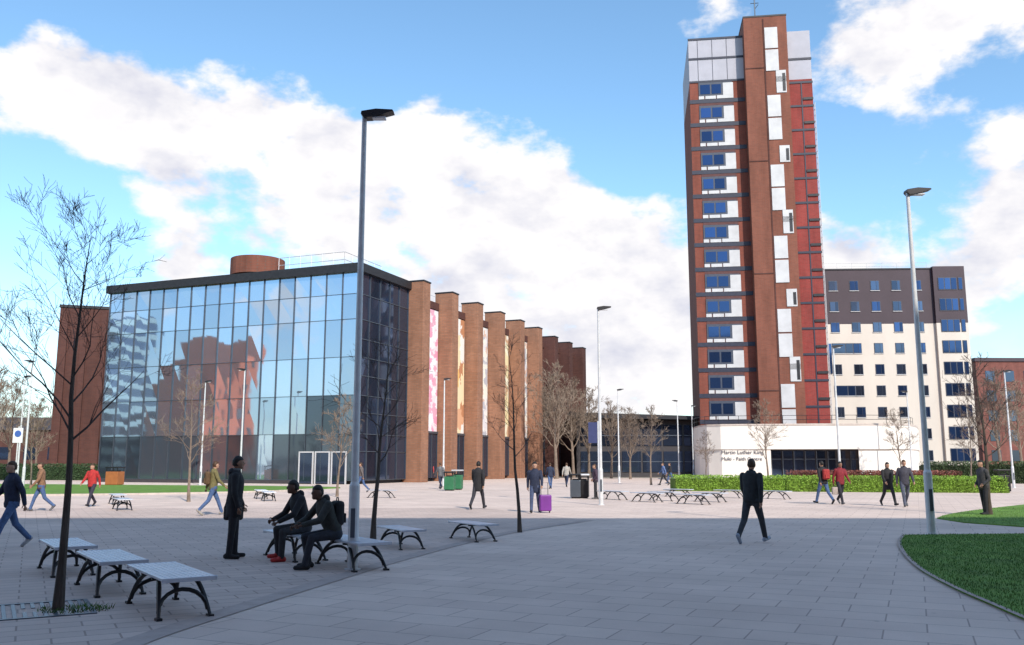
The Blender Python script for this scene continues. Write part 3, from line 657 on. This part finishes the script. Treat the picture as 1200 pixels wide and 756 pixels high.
P8=person('person in olive jacket and jeans walking behind the standing person in black',G(248,604),-60,1.74,WALK,(.16,.14,.06),JEA,(.3,.28,.25),M_skin,M_hair2)
P9=person('person in long black coat walking across the middle of the plaza',G(560,597),-20,1.76,STRIDE,BLK,(.03,.03,.04),BLK,M_skin,M_hair,hem=.66)
P10=person('person in dark coat pulling a purple suitcase',G(627,601),175,1.74,WALK2,NVY,(.05,.07,.14),BLK,M_skin,M_hair,hem=.7)
P11=person('person in dark jacket standing beside the litter bins',G(698,585),90,1.6,POCK,(.05,.03,.05),BLK,GRY,M_skin,M_hair2)
P12=person('person in black jacket carrying a red bag, leftmost of the four at right',G(966,591),20,1.78,WALK,BLK,JEA,BLK,M_skin,M_hair)
P13=person('person in dark red jacket, second of the four walking at right',G(986,591),190,1.76,WALK2,(.2,.02,.03),(.02,.02,.03),GRY,M_skin3,M_hair)
P14=person('person with long hair in black coat, third of the four walking at right',G(1042,593),185,1.72,WALK,BLK,(.03,.03,.035),BLK,M_skin,M_hair,hem=.66,long_hair=True)
P15=person('person in dark jacket, rightmost of the four walking at right',G(1062,594),170,1.82,WALK2,(.05,.05,.07),(.07,.08,.12),GRY,M_skin,M_hair2)
P16=person('person standing beside the bare tree at the right edge',G(1155,604),100,1.74,POCK,(.05,.05,.055),(.02,.02,.025),BLK,M_skin,M_hair)
fars=[(645,573,'person in dark clothes far off beyond the suitcase',NVY,JEA,10),(664,571,'person in pale jacket far off near the brick fins',(.35,.33,.3),NVY,-20),(505,564,'tiny person in red before the first brick fin',(.4,.05,.05),NVY,0),
 (423,577,'person walking before the library doors',(.12,.1,.1),JEA,90),(786,567,'tiny person walking left of the hedge',BLK,JEA,90),(778,569,'tiny person in blue left of the hedge',(.1,.15,.3),BLK,90),(516,573,'person standing beside the green bin',GRY,NVY,30)]
for i,(px,py,lab,a,b_,fc) in enumerate(fars): person(lab,G(px,py),fc,1.72,WALK if i%2 else WALK2,a,b_,BLK,M_skin,M_hair2)
def bag(name,label,loc,rz,size,col,cat,strap=None):
    t=thing(name,label,cat,loc,rz); w_,d_,h_=size
    MB().box((-w_/2,-d_/2,0),(w_/2,d_/2,h_)).build('bag_body',cm_(col),t,bevel=min(size)*.35)
    MB().box((-w_*.38,-d_/2-.03,h_*.12),(w_*.38,-d_/2+.01,h_*.5)).build('pocket',cm_(col),t,bevel=.012)
    g=MB()
    if strap: g.tube(strap,.012,5)
    else: g.tube([(-w_*.15,0,h_-.01),(-w_*.1,0,h_+.05),(w_*.1,0,h_+.05),(w_*.15,0,h_-.01)],.01,5)
    g.build('strap',cm_((.03,.03,.03)),t); return t
def wornpack(Pp,label,col):
    root,dz=Pp; p=wpt(root,dz,(0,-.2 ,1.0))
    return bag('backpack',label,p,root.rotation_euler.z,(.30,.17,.42),col,'backpack')
x,y,z=wpt(*P1,(-.24,-.02,.62)); bag('shoulder_bag','dark shoulder bag hanging beside the standing person in black',(x,y,z),P1[0].rotation_euler.z+R(90),(.34,.12,.27),(.03,.03,.035),'bag',[(-.15,0,.25),(-.05,-.03,.6),(.02,-.16,.86),(.05,-.03,.6),(.15,0,.25)])
p=wpt(*P3,(0,-.05,1.02)); bag('backpack','black backpack worn by the seated person beside the lamp',p,P3[0].rotation_euler.z,(.30,.17,.40),(.015,.015,.018),'backpack')
wornpack(P8,'brown backpack on the person in the olive jacket',(.1,.06,.03))
wornpack(P12,'red backpack on the leftmost of the four people at right',(.3,.03,.03))
wornpack(P15,'grey backpack on the rightmost of the four people at right',(.08,.08,.09))
x,y,z=wpt(*P13,(.26,.05,.42)); bag('tote_bag','pale tote bag held by the person in the dark red jacket',(x,y,z),P13[0].rotation_euler.z,(.3,.1,.3),(.35,.3,.28),'bag')
sx,sy=G(639,601)
su=thing('suitcase','purple wheeled suitcase pulled across the middle of the plaza','suitcase',(sx,sy,0),R(10))
MB().box((-.2,-.13,.06),(.2,.13,.6)).build('shell',mat('purple_shell',(.16,.03,.25),.5),su,bevel=.04)
for a in (-.15,.15): MB().tube([(a-.015,0,.035),(a+.015,0,.035)],.035,10).build('wheel',M_iron,su)
MB().tube([(-.12,.12,.58),(-.12,.12,1.0),(.12,.12,1.0),(.12,.12,.58)],.012,6).build('handle',M_dark,su)
# ------------------------------------------------------------------ bins
def make_bin(label,px,py,body,roof,sz=(.5,.5,1.15),name='litter_bin'):
    t=thing(name,label,'bin',(*G(px,py),0),R(-10)); w_,d_,h_=sz
    MB().box((-w_/2,-d_/2,.06),(w_/2,d_/2,h_*.74)).build('bin_body',body,t,bevel=.03)
    MB().box((-w_*.4,-d_*.4,0),(w_*.4,d_*.4,.06)).build('base',M_iron,t)
    g=MB()
    for a in (-1,1):
        for b_ in (-1,1): g.box((a*w_*.45-.02,b_*d_*.45-.02,h_*.74),(a*w_*.45+.02,b_*d_*.45+.02,h_*.93))
    g.box((-w_*.3,-d_*.3,h_*.74),(w_*.3,d_*.3,h_*.8)); g.build('opening',M_iron,t)
    MB().box((-w_/2-.03,-d_/2-.03,h_*.93),(w_/2+.03,d_/2+.03,h_)).build('lid',roof,t,bevel=.03)
M_green=mat('bin_green',(.03,.15,.07),.5); M_orange=mat('bin_orange',(.35,.12,.04),.6)
make_bin('black litter bin beside the person at mid-plaza, right one of two',684,584,M_iron,M_galv)
make_bin('grey steel litter bin at mid-plaza, left one of two',675,584,M_mull,M_iron)
make_bin('green recycling bin before the brick fins',527,575,M_green,M_iron,(.6,.6,1.15))
make_bin('white topped recycling bin right of the green one',536,574,M_green,M_panel,(.6,.6,1.25))
make_bin('black litter bin near the right edge before the hedge',1176,577,M_iron,M_iron,(.65,.65,1.3))
make_bin('squat orange brown litter bin on the left lawn edge',134,569,M_orange,M_iron,(1.0,.9,1.4))
# tree grate
tp=G(68,715)
gr=thing('tree_grate','square metal tree grate around the near left tree','grate',(tp[0]-.25,tp[1]-.05,0),R(30))
g=MB().box((-.6,-.6,.004),(.6,-.55,.016)).box((-.6,.55,.004),(.6,.6,.016)).box((-.6,-.55,.004),(-.55,.55,.016)).box((.55,-.55,.004),(.6,.55,.016)); g.build('frame',M_mull,gr)
g=MB()
for i in range(11):
    x=-.5+i*.1
    if abs(x)<.15: g.box((x-.02,-.55,.005),(x+.02,-.15,.013)).box((x-.02,.15,.005),(x+.02,.55,.013))
    else: g.box((x-.02,-.55,.005),(x+.02,.55,.013))
g.build('grille',M_mull,gr)
g=MB()
for _ in range(260):
    a=rnd.uniform(0,6.28);r=.36*rnd.random()**.5; x=tp[0]+.18+r*math.cos(a)*1.2;y=tp[1]+r*math.sin(a)*.8
    c=rnd.uniform(-.014,.014); g.add([(x-.008,y,.0),(x+.008,y+c,.0),(x+rnd.uniform(-.05,.05),y+rnd.uniform(-.05,.05),rnd.uniform(.02,.07))],[(0,1,2)])
tag(g.build('weed_tuft',M_blade),'tuft of green weeds at the foot of the near left tree','weeds',kind='stuff')
# ------------------------------------------------------------------ trees
M_bark=mat('bark_dark',(.075,.058,.048),.9,var=.35,scale=12,bump=.6,stretch=(1,1,.2))
M_twig=mat('twig_dark',(.08,.058,.052),.9,var=.3,scale=5)
M_bark2=mat('bark_tan',(.19,.145,.115),.9,var=.3,scale=6,bump=.4)
M_twig2=mat('twig_tan',(.21,.16,.125),.9,var=.3,scale=3)
def tree_meshes(seed,h,r0,crown0,spread,n1_,lev,mt,mw,minr,name_l):
    rg=random.Random(seed); t=thing('bare_tree',name_l,'tree',group='bare winter trees')
    tr=MB(); cr=MB(); n=9; pts=[Vector((0,0,0))];rads=[r0*1.25]; d=Vector((0,0,1))
    for i in range(n):
        d=(d+Vector((rg.uniform(-.07,.07),rg.uniform(-.07,.07),.15))).normalized(); pts.append(pts[-1]+d*h/n); rads.append(max(minr,r0*(1-.93*((i+1)/n)**.9)))
    tr.tube(pts,rads,9)
    def br(p,d,Lh,r,lv):
        ns=3 if lv>1 else 5; q=[p];rr=[r]; dd=d
        for i in range(ns):
            dd=(dd+Vector((rg.uniform(-.24,.24),rg.uniform(-.24,.24),rg.uniform(-.05,.2)))).normalized(); q.append(q[-1]+dd*Lh/ns); rr.append(max(minr*.8,r*(1-.8*(i+1)/ns)))
        cr.tube(q,rr,5 if lv==1 else 3,caps=False)
        if lv<lev:
            for j in range(rg.randint(3,5)):
                u=rg.uniform(.2,1)*ns; i0=min(int(u),ns-1); pp=q[i0].lerp(q[i0+1],u-i0); r2=rr[i0]*.55
                ax=dd.orthogonal().normalized(); ax.rotate(Matrix.Rotation(rg.uniform(0,6.28),3,dd)); nd=(dd*math.cos(R(42))+ax*math.sin(R(42))*rg.uniform(.7,1.3)+Vector((0,0,.1))).normalized()
                br(pp,nd,Lh*rg.uniform(.4,.65),max(minr,r2),lv+1)
    for i in range(n1_):
        u=crown0+(1-crown0)*((i+rg.random())/n1_); k_=u*n; i0=min(int(k_),n-1); p=pts[i0].lerp(pts[i0+1],k_-i0)
        a=i*2.4+rg.uniform(-.4,.4); el=R(rg.uniform(30,60)); Lh=spread*(1.15-.75*(u-crown0)/(1-crown0))*rg.uniform(.8,1.15)
        br(p,Vector((math.cos(a)*math.cos(el),math.sin(a)*math.cos(el),math.sin(el))),Lh,max(minr,rads[i0]*.42),1)
    tr.build('trunk',mt,t); cr.build('crown',mw,t); return t
def place(t,px=None,py=None,Y=None,rz=0):
    if py: x,y=G(px,py)
    else: x,y=AX(px,Y,3),Y
    t.location=(x,y,0); t.rotation_euler=(0,0,rz); return t
t1=place(tree_meshes(3,4.35,.055,.42,1.25,16,4,M_bark,M_twig,.0024,'bare tree nearest the camera at lower left, beside the row of benches'),68,715)
t1.rotation_euler=(0,R(2.5),0)
place(tree_meshes(5,4.2,.06,.38,1.1,15,3,M_bark,M_twig,.0045,'dark bare tree right behind the nearest street lamp'),437,636)
place(tree_meshes(8,4.5,.05,.38,.85,12,3,M_bark,M_twig,.004,'slim bare tree in the centre of the plaza'),609,624)
place(tree_meshes(11,4.8,.08,.36,1.3,18,3,M_bark,M_twig,.007,'bare tree beside the standing person at the right edge'),1160,604)
place(tree_meshes(14,5.2,.07,.28,1.4,14,4,M_bark2,M_twig2,.006,'pale bare tree on the sunlit paving before the glass front'),221,588)
t5=place(tree_meshes(17,4.6,.07,.3,1.3,14,4,M_bark2,M_twig2,.008,'pale bare tree before the library doors'),395,582)
big=place(tree_meshes(21,11.5,.22,.22,3.6,22,4,M_bark2,M_twig2,.020,'tall tan tree at the near side of the group beyond the brick fins'),652,Y=98)
for px,Y,rz,sc_,lab in ((672,104,1,.9,'tan tree, middle of the group beyond the brick fins'),(690,108,2.2,.85,'tan tree, right end of the group beyond the brick fins'),(634,112,3.1,.95,'tan tree, left end of the group beyond the brick fins'),(716,100,4,.68,'smaller tan tree left of the dark pavilion'),(738,96,5,.6,'smaller tan tree before the dark pavilion'),
   (1172,100,.5,.95,'dark tan tree before the distant red brick building'),(1196,92,1.5,.8,'tan tree cut by the right edge of the photo'),(12,95,2.5,.85,'tan tree at the far left edge'),(44,108,.8,.75,'tan tree left of the dark brick stair block'),(-10,80,1.8,.8,'tan tree leaning in at the left edge')):
    dup(big,(AX(px,Y,3),Y,0),rz,lab,sc_)
for px,Y,rz,sc_,lab in ((762,70,1,1.2,'small pale tree standing before the dark pavilion'),(899,74,2,1.35,'small pale tree right of the lettering on the white building'),(1055,79,3,1.25,'small pale tree before the right end of the white building'),(40,62,4,1.1,'small pale tree on the left lawn'),(826,82,5,.9,'small pale tree left of the white building'),(1135,70,5.5,1.1,'small pale tree behind the right end of the hedge')):
    dup(t5,(AX(px,Y,3),Y,0),rz,lab,sc_)
# ------------------------------------------------------------------ hedges
def hedge(label,px0,px1,Y0,Y1,h,dep,leafc,n,name='hedge',ls=.11):
    t=thing(name,label,'hedge'); x0=AX(px0,Y0,1);x1=AX(px1,Y1,1)
    rg=random.Random(n); core=MB(); pts=[]
    K=40
    for i in range(K+1):
        u=i/K; pts.append((x0+(x1-x0)*u,Y0+(Y1-Y0)*u,h*(.86+rg.uniform(-.05,.05))))
    rings=[[Vector((x,y-dep*.42,0)),Vector((x,y+dep*.42,0)),Vector((x,y+dep*.4,z)),Vector((x,y-dep*.4,z))] for x,y,z in pts]
    core.loft(rings); core.build('branches',mat('hedge_core_'+name,tuple(c*.5 for c in leafc),.9,var=.4,scale=2),t)
    lf=MB()
    for _ in range(n):
        u=rg.random(); x=x0+(x1-x0)*u;y=Y0+(Y1-Y0)*u
        s_=rg.random()
        if s_<.5: p=Vector((x,y-dep*.45+rg.uniform(-.06,.05),rg.uniform(.02,h)))
        else: p=Vector((x,y+rg.uniform(-.5,.5)*dep,h*rg.uniform(.84,1.08)))
        a=Vector((rg.uniform(-1,1),rg.uniform(-1,1),rg.uniform(-1,1))).normalized(); b_=a.orthogonal().normalized(); c=a.cross(b_); q=ls*rg.uniform(.5,1.1)
        lf.add([p-b_*q*.5,p+c*q*.3,p+b_*q*.5,p-c*q*.3],[(0,1,2,3)])
    lf.build('leaves',mat('leaves_'+name,leafc,.6,var=.5,scale=1.5),t)
hedge('long clipped bright green hedge before the white round building',788,1170,56,52,.88,2.2,(.20,.34,.04),11000)
hedge('reddish brown shrub bed behind the green hedge',925,1120,62,60,1.1,2,(.20,.07,.05),6000,'shrub_bed',.14)
hedge('dark low hedge beyond the left lawn',-40,122,92,90,1.5,2,(.04,.08,.03),4000,'dark_hedge',.2)
hedge('dark green bushes before the residence block and red building',1082,1230,80,74,1.7,2,(.05,.08,.03),5000,'bushes',.16)
